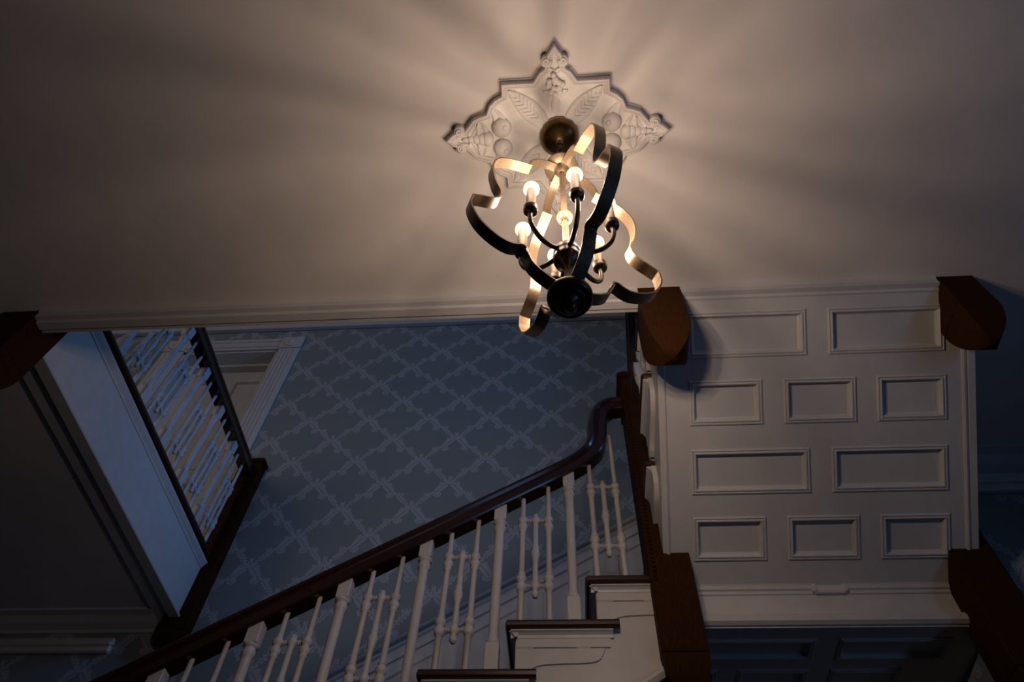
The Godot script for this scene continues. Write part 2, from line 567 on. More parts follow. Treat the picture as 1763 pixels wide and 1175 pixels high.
	var cove := [Vector2(0, -0.046), Vector2(0.005, -0.045), Vector2(0.006, -0.036), Vector2(0.010, -0.030), Vector2(0.020, -0.018), Vector2(0.026, -0.008), Vector2(0.026, 0), Vector2(0, 0)]
	b.sweep(cove, [Vector3(-2.222, UP2 - 0.03, -1.5), Vector3(-2.222, UP2 - 0.03, -3.44)], Vector3(1, 0, 0))
	structure("trim_3", b, M.paint, "white fascia board below the gallery balustrade", "trim")
	# crowns and rails
	var crown := [Vector2(0, -0.075), Vector2(0.012, -0.075), Vector2(0.02, -0.06), Vector2(0.06, -0.045), Vector2(0.10, -0.02), Vector2(0.14, -0.014), Vector2(0.14, 0), Vector2(0, 0)]
	b = mb()
	b.sweep(crown, [Vector3(-5.0, H, BACK), Vector3(-2.36, H, BACK)], Vector3(0, 0, 1))
	b.box(Vector3(-5.0, 2.255, BACK), Vector3(-2.56, 2.345, BACK + 0.03), 0.008)
	b.box(Vector3(-5.0, 2.29, BACK), Vector3(-2.56, 2.31, BACK + 0.045), 0.006)
	structure("trim_4", b, M.paint, "dim white crown and casing on the wall under the gallery", "trim")
	b = mb()
	b.sweep(crown, [Vector3(1.62, H, -2.42), Vector3(3.2, H, -2.42)], Vector3(0, 0, 1))
	b.box(Vector3(1.62, 2.29, -2.42), Vector3(3.2, 2.37, -2.385), 0.008)
	b.box(Vector3(1.62, 2.32, -2.42), Vector3(3.2, 2.345, -2.365), 0.006)
	structure("trim_5", b, M.paint, "dim white crown and picture rail on the right hall wall", "trim")
	b = mb()
	b.box(Vector3(-5.0, 5.585, BACK), Vector3(1.53, TOP, BACK + 0.035), 0.01)
	b.box(Vector3(-5.0, 5.575, BACK), Vector3(1.53, 5.60, BACK + 0.05), 0.008)
	structure("trim_6", b, M.paint, "white frieze along the top of the papered stair wall", "trim")
	wainscot()
	upper_door()

# white panelled dado that climbs the back wall with the stairs
func wainscot() -> void:
	var sl := 0.612
	var cap := func(x: float) -> float: return 2.897 + sl * x
	var b := mb()
	b.prism([Vector2(-3.4, cap.call(-3.4) - 1.5), Vector2(0.95, cap.call(0.95) - 1.5), Vector2(0.95, cap.call(0.95) - 0.03), Vector2(-3.4, cap.call(-3.4) - 0.03)], BACK, BACK + 0.016)
	var pr := [Vector2(0, -0.05), Vector2(0.018, -0.05), Vector2(0.024, -0.04), Vector2(0.024, -0.026), Vector2(0.044, -0.018), Vector2(0.05, -0.006), Vector2(0.044, 0.0), Vector2(0, 0)]
	b.sweep(pr, [Vector3(-3.4, cap.call(-3.4), BACK), Vector3(0.95, cap.call(0.95), BACK)], Vector3(0, 0, 1))
	var o := structure("trim_7", b, M.paint, "white panelled dado climbing the papered wall behind the stairs", "wainscot")
	b = mb()
	var pr2 := [Vector2(0.016, -0.012), Vector2(0.026, -0.008), Vector2(0.026, 0.006), Vector2(0.016, 0.012)]
	b.sweep(pr2, [Vector3(-3.4, cap.call(-3.4) - 0.12, BACK), Vector3(0.95, cap.call(0.95) - 0.12, BACK)], Vector3(0, 0, 1))
	obj("rail_bead", b, M.paint, o)
	for k in 10:
		var x0 := 0.10 - 0.43 * k + 0.20
		var x1 := x0 + 0.30
		b = mb()
		var poly := [Vector2(x0, cap.call(x0) - 0.85), Vector2(x1, cap.call(x1) - 0.85), Vector2(x1, cap.call(x1) - 0.20), Vector2(x0, cap.call(x0) - 0.20)]
		var inner := b.mould(poly, [Vector2(0, 0), Vector2(0.006, 0.010), Vector2(0.016, 0.010), Vector2(0.026, 0.001)], Transform3D(Basis.IDENTITY, Vector3(0, 0, BACK + 0.016)))
		b.prism(inner, BACK + 0.010, BACK + 0.018)
		obj("panel", b, M.paint, o)

func upper_door() -> void:
	var x0 := -3.42
	var x1 := -2.53
	var y1 := 5.26
	var b := mb()
	# jamb lining
	b.box(Vector3(x0, UP2, BACK - 0.26), Vector3(x0 + 0.02, y1, BACK))
	b.box(Vector3(x1 - 0.02, UP2, BACK - 0.26), Vector3(x1, y1, BACK))
	b.box(Vector3(x0, y1 - 0.02, BACK - 0.26), Vector3(x1, y1, BACK))
	b.box(Vector3(x0 + 0.02, y1 - 0.05, BACK - 0.24), Vector3(x1 - 0.02, y1 - 0.02, BACK - 0.13))
	var o := structure("door_1", b, M.paint, "white panelled door on the upper floor behind the gallery balusters", "door")
	b = mb()
	for s: float in [x0 - 0.10, x1 + 0.10]:
		b.box(Vector3(s - 0.10, UP2, BACK), Vector3(s + 0.10, y1 + 0.0, BACK + 0.022), 0.004)
		for k in 5:
			var c := s - 0.066 + 0.033 * k
			b.lathe([Vector2(0.012, 0), Vector2(0.012, y1 - UP2 - 0.02)], Transform3D(Basis.IDENTITY, Vector3(c, UP2, BACK + 0.02)), 8)
	obj("fluted_casing", b, M.paint, o)
	b = mb()
	b.box(Vector3(x0, y1, BACK), Vector3(x1, y1 + 0.165, BACK + 0.022), 0.004)
	b.box(Vector3(x0, y1 + 0.03, BACK), Vector3(x1, y1 + 0.055, BACK + 0.034), 0.006)
	b.box(Vector3(x0, y1 + 0.11, BACK), Vector3(x1, y1 + 0.135, BACK + 0.034), 0.006)
	obj("head_casing", b, M.paint, o)
	for s: float in [x0 - 0.10, x1 + 0.10]:
		b = mb()
		b.box(Vector3(s - 0.102, y1, BACK), Vector3(s + 0.102, y1 + 0.17, BACK + 0.034), 0.005)
		b.lathe([Vector2(0.068, 0), Vector2(0.068, 0.008), Vector2(0.058, 0.014), Vector2(0.048, 0.006), Vector2(0.03, 0.006), Vector2(0.024, 0.014), Vector2(0.0, 0.02)], Transform3D(Basis(Vector3.RIGHT, Vector3.BACK, Vector3.DOWN), Vector3(s, y1 + 0.085, BACK + 0.034)), 18)
		obj("corner_block", b, M.paint, o)
	# leaf: stiles and rails round four panels
	b = mb()
	var z := BACK - 0.24
	var xs := [x0 + 0.02, x0 + 0.13, (x0 + x1) / 2 - 0.045, (x0 + x1) / 2 + 0.045, x1 - 0.13, x1 - 0.02]
	var ys := [UP2 + 0.01, UP2 + 0.20, 3.80, 3.93, 5.08, y1 - 0.03]
	b.box(Vector3(xs[0], ys[0], z), Vector3(xs[1], ys[5], z + 0.04))
	b.box(Vector3(xs[4], ys[0], z), Vector3(xs[5], ys[5], z + 0.04))
	b.box(Vector3(xs[2], ys[0], z), Vector3(xs[3], ys[5], z + 0.04))
	for r in [[0, 1], [2, 3], [4, 5]]:
		for c in [[1, 2], [3, 4]]:
			b.box(Vector3(xs[c[0]], ys[r[0]], z), Vector3(xs[c[1]], ys[r[1]], z + 0.04))
	obj("door_leaf", b, M.paint, o)
	for c in [[1, 2], [3, 4]]:
		for r in [[1, 2], [3, 4]]:
			b = mb()
			var inn := b.mould(rect(xs[c[0]], ys[r[0]], xs[c[1]], ys[r[1]]), [Vector2(0, 0.04), Vector2(0.006, 0.048), Vector2(0.018, 0.042), Vector2(0.028, 0.018)], Transform3D(Basis.IDENTITY, Vector3(0, 0, z)))
			b.prism(inn, 0.006, 0.018, Transform3D(Basis.IDENTITY, Vector3(0, 0, z)))
			obj("panel", b, M.paint, o)

# ---------------------------------------------------------------- stairs
const RAIL := [Vector2(-0.034, 0.0), Vector2(0.034, 0.0), Vector2(0.040, 0.006), Vector2(0.040, 0.040), Vector2(0.034, 0.047), Vector2(0.036, 0.055), Vector2(0.046, 0.064), Vector2(0.046, 0.078), Vector2(0.036, 0.088), Vector2(0.022, 0.094), Vector2(0.0, 0.097),
	Vector2(-0.022, 0.094), Vector2(-0.036, 0.088), Vector2(-0.046, 0.078), Vector2(-0.046, 0.064), Vector2(-0.036, 0.055), Vector2(-0.034, 0.047), Vector2(-0.040, 0.040), Vector2(-0.040, 0.006)]

func post_baluster(h: float, block: float) -> Mesh:   # square ends, turned shaft; h = full height, block = height of the upper square
	var b := mb()
	b.box(Vector3(-0.026, 0, -0.026), Vector3(0.026, 0.118, 0.026), 0.003)
	b.box(Vector3(-0.026, h - block, -0.026), Vector3(0.026, h, 0.026), 0.003)
	var t := h - block
	b.lathe([Vector2(0.02, 0.116), Vector2(0.026, 0.124), Vector2(0.027, 0.134), Vector2(0.020, 0.142), Vector2(0.0185, 0.16), Vector2(0.0195, 0.4), Vector2(0.020, t - 0.06), Vector2(0.021, t - 0.05), Vector2(0.025, t - 0.044), Vector2(0.027, t - 0.034), Vector2(0.024, t - 0.022), Vector2(0.021, t - 0.016), Vector2(0.022, t - 0.012), Vector2(0.029, t - 0.008), Vector2(0.029, t + 0.001), Vector2(0.01, t + 0.002)], Transform3D.IDENTITY, 14)
	return b.mesh()

func spindle(h: float, lo: float, hi: float) -> Mesh:   # thin baluster; its rings sit at lo and hi
	var b := mb()
	var p := [Vector2(0.0125, 0.0), Vector2(0.0130, lo - 0.024)]
	for v in [[0.0165, -0.022], [0.0195, -0.013], [0.0208, -0.003], [0.0195, 0.007], [0.0135, 0.013], [0.0135, 0.016], [0.0185, 0.022], [0.0215, 0.033], [0.0185, 0.045], [0.0130, 0.051], [0.0165, 0.053], [0.0170, 0.058], [0.0120, 0.063]]:
		p.append(Vector2(v[0], lo + v[1]))
	p.append(Vector2(0.0115, (lo + hi) / 2))
	for v in [[0.0120, -0.064], [0.0170, -0.059], [0.0165, -0.054], [0.0130, -0.051], [0.0185, -0.045], [0.0215, -0.033], [0.0185, -0.021], [0.0135, -0.015], [0.0135, -0.012], [0.0195, -0.006], [0.0208, 0.003], [0.0185, 0.012], [0.0125, 0.018]]:
		p.append(Vector2(v[0], hi + v[1]))
	p.append(Vector2(0.0110, hi + 0.04))
	p.append(Vector2(0.0092, h))
	b.lathe(p, Transform3D.IDENTITY, 12)
	return b.mesh()

func hanging_spindle(lo: float, hi: float) -> Mesh:   # short middle spindle carried by the two rods
	var b := mb()
	var m := (lo + hi) / 2
	b.lathe([Vector2(0.0, lo - 0.056), Vector2(0.009, lo - 0.053), Vector2(0.0145, lo - 0.042), Vector2(0.0145, lo - 0.034), Vector2(0.009, lo - 0.022), Vector2(0.012, lo - 0.016), Vector2(0.018, lo - 0.008), Vector2(0.018, lo + 0.006), Vector2(0.0135, lo + 0.014), Vector2(0.012, lo + 0.022),
		Vector2(0.0115, m - 0.05), Vector2(0.0155, m - 0.044), Vector2(0.014, m - 0.036), Vector2(0.018, m - 0.022), Vector2(0.019, m - 0.006), Vector2(0.014, m + 0.012), Vector2(0.0165, m + 0.016), Vector2(0.0165, m + 0.022), Vector2(0.012, m + 0.03),
		Vector2(0.0115, hi - 0.02), Vector2(0.0135, hi - 0.012), Vector2(0.018, hi - 0.005), Vector2(0.018, hi + 0.006), Vector2(0.0125, hi + 0.016), Vector2(0.0115, hi + 0.03), Vector2(0.0, hi + 0.032)], Transform3D.IDENTITY, 12)
	return b.mesh()

func rod(gap: float) -> Mesh:   # beaded rod along x, from spindle to spindle
	var b := mb()
	var xf := Transform3D(Basis(Vector3.DOWN, Vector3.RIGHT, Vector3.BACK), Vector3.ZERO)
	var p := []
	var n := 6
	for s in 2:
		for k in n:
			var y := gap * s + 0.016 + (gap - 0.032) * (k + 0.5) / n
			p.append(Vector2(0.005, y - 0.0045))
			p.append(Vector2(0.0095 if k % 2 == 0 else 0.0065, y - 0.0012))
			p.append(Vector2(0.0095 if k % 2 == 0 else 0.0065, y + 0.0012))
			p.append(Vector2(0.005, y + 0.0045))
	b.lathe(p, xf, 8)
	return b.mesh()

# one trio of spindles on a base point; run is the direction from spindle to spindle
func spindle_trio(parent: Node, base: Vector3, run: Vector3, gap: float, lo: float, hi: float, h1: float, h2: float, cache: Dictionary) -> void:
	if cache.is_empty():
		cache.a = spindle(h1, lo, hi)
		cache.b = spindle(h2, lo, hi)
		cache.m = hanging_spindle(lo, hi)
		cache.r = rod(gap)
	var turn := Basis(run, Vector3.UP, run.cross(Vector3.UP))
	put_mesh("spindle", cache.a, M.paint, parent, Transform3D(Basis.IDENTITY, base))
	put_mesh("spindle", cache.b, M.paint, parent, Transform3D(Basis.IDENTITY, base + run * gap * 2.0))
	put_mesh("hanging_spindle", cache.m, M.paint, parent, Transform3D(Basis.IDENTITY, base + run * gap))
	for y: float in [lo, hi]:
		put_mesh("connecting_rod", cache.r, M.paint, parent, Transform3D(turn, base + Vector3.UP * y))

func lower_staircase() -> void:
	var t := thing("lower_staircase", "lower flight of stairs with white turned balusters and dark curved handrail", "staircase")
	var rise := 0.1915
	var run := 0.3013
	var zf := -2.30
	var face := -2.335
	var n := 17
	var nose := func(k: int) -> Vector2: return Vector2(0.078 - run * (k - 1), 1.797 - rise * (k - 1))   # left tip of tread k, counted from the top
	var nosing := [Vector2(0, -0.033), Vector2(0.006, -0.036), Vector2(0.036, -0.036), Vector2(0.036, 0.0), Vector2(0.008, 0.0), Vector2(0.001, -0.006), Vector2(-0.003, -0.016)]
	for k in range(1, n + 1):
		var p: Vector2 = nose.call(k)
		var full := k <= 8
		var x1: float = 0.34 if k == 1 else p.x + run + 0.055
		var b := mb()
		b.box(Vector3(p.x + 0.016, p.y - 0.036, BACK + 0.03), Vector3(0.322 if k == 1 else p.x + run + 0.03, p.y, zf - 0.012))
		# rounded front and end of the tread
		var half := [Vector2(0, -0.036), Vector2(0.012, -0.034), Vector2(0.018, -0.026), Vector2(0.019, -0.014), Vector2(0.016, -0.005), Vector2(0.008, 0.0), Vector2(0, 0)]
		b.sweep(half, [Vector3(p.x + 0.003, p.y, zf - 0.012), Vector3(x1 + 0.058 if k > 1 else 0.322, p.y, zf - 0.012)], Vector3(0, 0, 1))
		b.sweep(half, [Vector3(p.x + 0.016, p.y, BACK + 0.03), Vector3(p.x + 0.016, p.y, zf - 0.006)], Vector3(-1, 0, 0))
		obj("tread", b, M.tread, t)
		b = mb()
		b.box(Vector3(p.x + 0.035, p.y - rise, BACK + 0.03), Vector3(p.x + 0.055, p.y - 0.036, face), 0.002)
		obj("riser", b, M.paint, t)
		if not full:
			continue
		# cove under the tread end, returned at both ends
		b = mb()
		var cove := [Vector2(-0.01, -0.024), Vector2(0.003, -0.024), Vector2(0.006, -0.014), Vector2(0.014, -0.007), Vector2(0.022, -0.004), Vector2(0.022, 0), Vector2(-0.01, 0)]
		var xe: float = 0.322 if k == 1 else p.x + run + 0.088
		b.sweep(cove, [Vector3(p.x + 0.018, p.y - 0.036, face + 0.006), Vector3(xe, p.y - 0.036, face + 0.006)], Vector3(0, 0, 1))
		b.sweep(cove, [Vector3(p.x + 0.034, p.y - 0.036, BACK + 0.03), Vector3(p.x + 0.034, p.y - 0.036, face + 0.02)], Vector3(-1, 0, 0))
		obj("cove_moulding", b, M.paint, t)
		# scroll bracket: a thin board with an S-shaped lower edge, and a slot below the cove
		b = mb()
		var lim: float = 0.322 if k == 1 else p.x + run + 0.068
		var low := curve([Vector2(p.x + 0.068, p.y - rise + 0.006), Vector2(p.x + 0.085, p.y - rise + 0.010), Vector2(p.x + 0.125, p.y - rise + 0.028), Vector2(p.x + 0.20, p.y - rise + 0.034), Vector2(p.x + 0.28, p.y - rise + 0.036), Vector2(p.x + 0.33, p.y - rise + 0.046), Vector2(p.x + 0.352, p.y - rise + 0.078)], 5)
		var slot := p.y - 0.098
		var poly := [Vector2(p.x + 0.038, p.y - rise + 0.003)]
		for q: Vector2 in low:
			poly.append(Vector2(minf(q.x, lim), q.y))
		poly.append(Vector2(minf(p.x + 0.356, lim + 0.0005), slot - 0.002))
		poly.append(Vector2(p.x + 0.038, slot - 0.002))
		b.prism(poly, face - 0.02, face + 0.007)
		b.box(Vector3(p.x + 0.038, slot + 0.003, face - 0.02), Vector3(lim + 0.008, p.y - 0.055, face + 0.007))
		b.box(Vector3(p.x + 0.038, slot - 0.003, face - 0.02), Vector3(p.x + 0.10, slot + 0.004, face + 0.007))
		b.box(Vector3(minf(p.x + 0.255, lim - 0.03), slot - 0.003, face - 0.02), Vector3(minf(p.x + 0.305, lim), slot + 0.004, face + 0.007))
		obj("scroll_bracket", b, M.paint, t)
	# outer string below the brackets, its sloping bead, the soffit boards
	var sl := rise / run
	var b2 := mb()
	var top := []
	for k in range(1, n + 1):
		var p: Vector2 = nose.call(k)
		top.append(Vector2(p.x + 0.0355 + (run if k > 1 else 0.21), p.y - 0.037))
		top.append(Vector2(p.x + 0.0355, p.y - 0.037))
	var lowline := func(x: float) -> float: return 1.447 + sl * (x - 0.32)
	var pl: Vector2 = nose.call(n)
	var poly2 := [Vector2(pl.x + 0.0355, maxf(lowline.call(pl.x), FLOOR)), Vector2(-4.16, FLOOR), Vector2(0.325, lowline.call(0.325))]
	poly2.append_array(top)
	b2.prism(poly2, face - 0.03, face)
	obj("outer_string", b2, M.paint, t)
	b2 = mb()
	var bead := [Vector2(0, -0.05), Vector2(0.012, -0.05), Vector2(0.024, -0.034), Vector2(0.024, -0.022), Vector2(0.010, -0.012), Vector2(0.006, 0.0), Vector2(0, 0)]
	b2.sweep(bead, [Vector3(-3.9, lowline.call(-3.9), face), Vector3(0.325, lowline.call(0.325), face)], Vector3(0, 0, 1))
	obj("string_bead", b2, M.paint, t)
	b2 = mb()
	b2.prism([Vector2(-3.8, lowline.call(-3.8) + 0.02), Vector2(0.40, lowline.call(0.40) + 0.02), Vector2(0.40, lowline.call(0.40) + 0.05), Vector2(-3.8, lowline.call(-3.8) + 0.05)], BACK + 0.03, face - 0.03)
	obj("soffit_board", b2, M.paint, t)
	# frame of the spandrel under the string
	b2 = mb()
	for x: float in [0.262, -0.12, -0.50, -0.88]:
		b2.box(Vector3(x - 0.10, FLOOR + 0.2, face - 0.035), Vector3(x - 0.056, lowline.call(x - 0.10) - 0.03, face), 0.003)
	b2.sweep([Vector2(-0.02, -0.094), Vector2(0.0, -0.094), Vector2(0.003, -0.088), Vector2(0.0, -0.082), Vector2(-0.02, -0.082)], [Vector3(-2.5, lowline.call(-2.5), face - 0.02), Vector3(0.33, lowline.call(0.33), face - 0.02)], Vector3(0, 0, 1))
	b2.box(Vector3(-2.2, FLOOR + 0.1, face - 0.035), Vector3(0.33, FLOOR + 0.24, face), 0.003)
	obj("spandrel_frame", b2, M.paint, t)
	# handrail: straight, then a gooseneck up to the landing newel
	var zc := -2.35
	var straight := [Vector3(-4.2, 2.355 - 0.634 * 4.2, zc), Vector3(-0.02, 2.355 - 0.634 * 0.02, zc)]
	var goose := curve([Vector3(-0.02, 2.342, zc), Vector3(0.07, 2.402, zc), Vector3(0.14, 2.462, zc), Vector3(0.195, 2.535, zc), Vector3(0.222, 2.63, zc), Vector3(0.229, 2.72, zc), Vector3(0.243, 2.79, zc), Vector3(0.272, 2.825, zc), Vector3(0.325, 2.832, zc)], 6)
	b2 = mb()
	var path := [straight[0]]
	path.append_array(goose)
	b2.sweep(RAIL, path, Vector3(0, 0, 1))
	obj("handrail", b2, M.rail, t)
	var post := post_baluster(0.815, 0.115)
	var cache := {}
	var cache1 := {}
	for k in range(2, 11):
		var p: Vector2 = nose.call(k)
		put_mesh("post_baluster", post, M.paint, t, Transform3D(Basis.IDENTITY, Vector3(p.x + 0.252, p.y - 0.001, zc)))
		spindle_trio(t, Vector3(p.x + 0.049, p.y - 0.001, zc), Vector3.RIGHT, 0.055, 0.183, 0.518, 0.675, 0.745, cache)
	var p1: Vector2 = nose.call(1)
	spindle_trio(t, Vector3(p1.x + 0.049, p1.y - 0.001, zc), Vector3.RIGHT, 0.055, 0.183, 0.518, 0.69, 0.86, cache1)

# face board with sunk panels: blocks between the openings, one moulded frame and one panel each. xf maps x = across, y = along, z = out of the face
func panelled(parent: Node, w0: float, w1: float, l0: float, l1: float, panels: Array, xf: Transform3D, thick: float, called: String) -> void:
	var b := mb()
	var ys := [l0]
	var rows := []
	for p in panels:
		if rows.is_empty() or absf(rows[-1][0] - p[1]) > 0.01:
			rows.append([p[1], p[3], []])
		rows[-1][2].append(p)
	var y := l0
	for r in rows:
		b.prism(rect(w0, y, w1, r[0]), -thick, 0.0, xf)
		var x := w0
		for p in r[2]:
			b.prism(rect(x, r[0], p[0], r[1]), -thick, 0.0, xf)
			x = p[2]
		b.prism(rect(x, r[0], w1, r[1]), -thick, 0.0, xf)
		y = r[1]
	b.prism(rect(w0, y, w1, l1), -thick, 0.0, xf)
	var board := obj(called, b, M.paint, parent)
	for p in panels:
		var q := mb()
		var inn := q.mould(rect(p[0], p[1], p[2], p[3]), [Vector2(-0.004, -0.001), Vector2(-0.003, 0.004), Vector2(0.002, 0.006), Vector2(0.006, 0.002), Vector2(0.008, 0.006), Vector2(0.013, 0.007), Vector2(0.017, 0.002), Vector2(0.020, -0.010), Vector2(0.026, -0.013)], xf)
		q.prism(inn, -0.020, -0.013, xf)
		obj("panel", q, M.paint, board)

func upper_staircase() -> void:
	var t := thing("upper_staircase", "upper flight of stairs seen from below with white panelled soffit", "staircase")
	var th := deg_to_rad(33.0)
	var along := Vector3(0, -sin(th), -cos(th))
	var out := along.cross(Vector3.RIGHT)          # downwards and towards the hall
	var xf := Transform3D(Basis(Vector3.RIGHT, along, out), Vector3(0, 2.42, -1.43))
	var panels := []
	var rows := [[0.068, 0.240], [0.335, 0.502], [0.604, 0.772], [0.868, 1.032]]
	for r in 4:
		var xs: Array = [[0.508, 0.953], [1.042, 1.466]] if r % 2 == 0 else [[0.508, 0.780], [0.868, 1.133], [1.218, 1.468]]
		for x in xs:
			panels.append([x[0], rows[r][0], x[1], rows[r][1]])
	panelled(t, 0.398, 1.56, 0.0, 1.155, panels, xf, 0.03, "panelled_soffit")
	# edge beads of the soffit
	var b := mb()
	var bead := [Vector2(-0.004, 0.004), Vector2(0.0, -0.004), Vector2(0.008, -0.008), Vector2(0.016, -0.004), Vector2(0.018, 0.004)]
	b.sweep(bead, [xf * Vector3(0.398, 0.0, 0), xf * Vector3(0.398, 1.15, 0)], Vector3(1, 0, 0))
	obj("edge_bead", b, M.paint, t)
	b = mb()
	b.sweep([Vector2(-0.018, 0.004), Vector2(-0.016, -0.004), Vector2(-0.008, -0.007), Vector2(0.0, -0.004), Vector2(0.0, 0.004)], [xf * Vector3(1.545, 0.0, 0), xf * Vector3(1.545, 1.15, 0)], Vector3(1, 0, 0))
	obj("edge_bead", b, M.paint, t)
	# strings
	for x: float in [0.385, 1.55]:
		b = mb()
		var p0 := Vector2(1.43, 2.40)
		var zs := Transform3D(Basis(Vector3(0, 0, -1), Vector3.UP, Vector3.RIGHT), Vector3(x, 0, 0))
		b.prism([Vector2(1.50, 2.36), Vector2(2.40, 1.79), Vector2(2.40, 2.165), Vector2(2.08, 2.165), Vector2(2.08, 2.38), Vector2(1.79, 2.38), Vector2(1.79, 2.595), Vector2(1.50, 2.595)], 0.0, 0.025, zs)
		obj("string", b, M.paint, t)
	# treads, risers and brackets
	for k in 4:
		var y := 1.9885 + 0.2154 * (k + 1)
		var z := -2.37 + 0.29 * k
		b = mb()
		b.box(Vector3(0.342, y - 0.034, z - 0.03), Vector3(1.58, y, z + 0.29 if k < 3 else z + 0.1), 0.010)
		if k < 3:
			obj("tread", b, M.tread, t)
		b = mb()
		b.box(Vector3(0.39, y - 0.2154, z), Vector3(1.55, y - 0.034, z + 0.02), 0.002)
		obj("riser", b, M.paint, t)
		if k < 3:
			b = mb()
			var zs := Transform3D(Basis(Vector3(0, 0, -1), Vector3.UP, Vector3.RIGHT), Vector3(0.366, 0, 0))
			var low := curve([Vector2(-z - 0.03, y - 0.20), Vector2(-z - 0.07, y - 0.185), Vector2(-z - 0.14, y - 0.175), Vector2(-z - 0.22, y - 0.165), Vector2(-z - 0.28, y - 0.13), Vector2(-z - 0.29, y - 0.10)], 5)
			var poly := [Vector2(-z - 0.29, y - 0.04), Vector2(-z + 0.0, y - 0.04), Vector2(-z + 0.0, y - 0.205)]
			poly.append_array(low)
			poly.reverse()
			b.prism(poly, 0.0, 0.02, zs)
			obj("scroll_bracket", b, M.paint, t)
			b = mb()
			b.sweep([Vector2(-0.01, -0.028), Vector2(0.002, -0.028), Vector2(0.008, -0.012), Vector2(0.018, -0.005), Vector2(0.018, 0.0), Vector2(-0.01, 0.0)], [Vector3(0.366, y - 0.034, z - 0.012), Vector3(0.366, y - 0.034, z + 0.28)], Vector3(-1, 0, 0))
			obj("cove_moulding", b, M.paint, t)
	# handrails and balusters on both sides
	var sl := 0.743
	for x: float in [0.402, 1.525]:
		b = mb()
		b.sweep(RAIL, [Vector3(x, 2.857, -2.269), Vector3(x, 2.857 + sl * 0.69, -1.579)], Vector3(-1, 0, 0))
		obj("handrail", b, M.rail, t)
	var post := post_baluster(0.72, 0.10)
	var cache := {}
	for x: float in [0.402, 1.525]:
		for k in 3:
			var y := 1.9885 + 0.2154 * (k + 1)
			var z := -2.37 + 0.29 * k
			if k < 2:
				put_mesh("post_baluster", post, M.paint, t, Transform3D(Basis.IDENTITY, Vector3(x, y, z + 0.245)))
			if k > 0:
				spindle_trio(t, Vector3(x, y, z + 0.05), Vector3(0, 0, 1), 0.055, 0.17, 0.48, 0.60, 0.66, cache)

func stair_landing() -> void:
	var t := thing("stair_landing", "white stair landing between the flights with panelled underside", "landing")
	var b := mb()
	b.box(Vector3(0.33, 1.955, BACK + 0.02), Vector3(1.53, 1.9885, -2.34), 0.006)
	obj("landing_floor", b, M.tread, t)
	b = mb()
	b.box(Vector3(0.39, 1.66, -2.44), Vector3(1.53, 1.95, -2.40))
	b.box(Vector3(0.395, 1.66, BACK + 0.02), Vector3(0.42, 1.95, -2.44))
	obj("fascia", b, M.paint, t)
	b = mb()
	for r in [[0.46, 0.955], [1.07, 1.50]]:
		b.sweep([Vector2(0, 1.77), Vector2(0.006, 1.772), Vector2(0.008, 1.784), Vector2(0.016, 1.788), Vector2(0.02, 1.80), Vector2(0.026, 1.808), Vector2(0, 1.82)], [Vector3(r[0], 0, -2.40), Vector3(r[1], 0, -2.40)], Vector3(0, 0, 1))
	obj("top_bead", b, M.paint, t)
	b = mb()
	b.box(Vector3(0.955, 1.768, -2.40), Vector3(1.07, 1.84, -2.382), 0.004)
	for s: float in [0.955, 1.07]:
		b.box(Vector3(s - 0.010, 1.772, -2.40), Vector3(s + 0.010, 1.83, -2.377), 0.004)
	obj("centre_block", b, M.paint, t)
	b = mb()
	b.sweep([Vector2(0, 1.635), Vector2(0.01, 1.635), Vector2(0.024, 1.645), Vector2(0.026, 1.66), Vector2(0.018, 1.676), Vector2(0.004, 1.685), Vector2(0, 1.69)], [Vector3(0.46, 0, -2.40), Vector3(1.50, 0, -2.40)], Vector3(0, 0, 1))
	obj("bottom_bead", b, M.paint, t)
	var xf := Transform3D(Basis(Vector3.RIGHT, Vector3(0, 0, -1), Vector3.DOWN), Vector3(0, 1.63, 0))
	panelled(t, 0.395, 1.53, 2.40, 3.49, [[0.52, 2.47, 0.926, 2.60], [1.02, 2.47, 1.42, 2.60], [0.40 + 0.02, 2.67, 0.58, 2.83], [0.665, 2.67, 0.93, 2.83], [1.02, 2.67, 1.28, 2.83], [0.52, 2.91, 0.926, 3.07], [1.02, 2.91, 1.42, 3.07]], xf, 0.03, "panelled_underside")

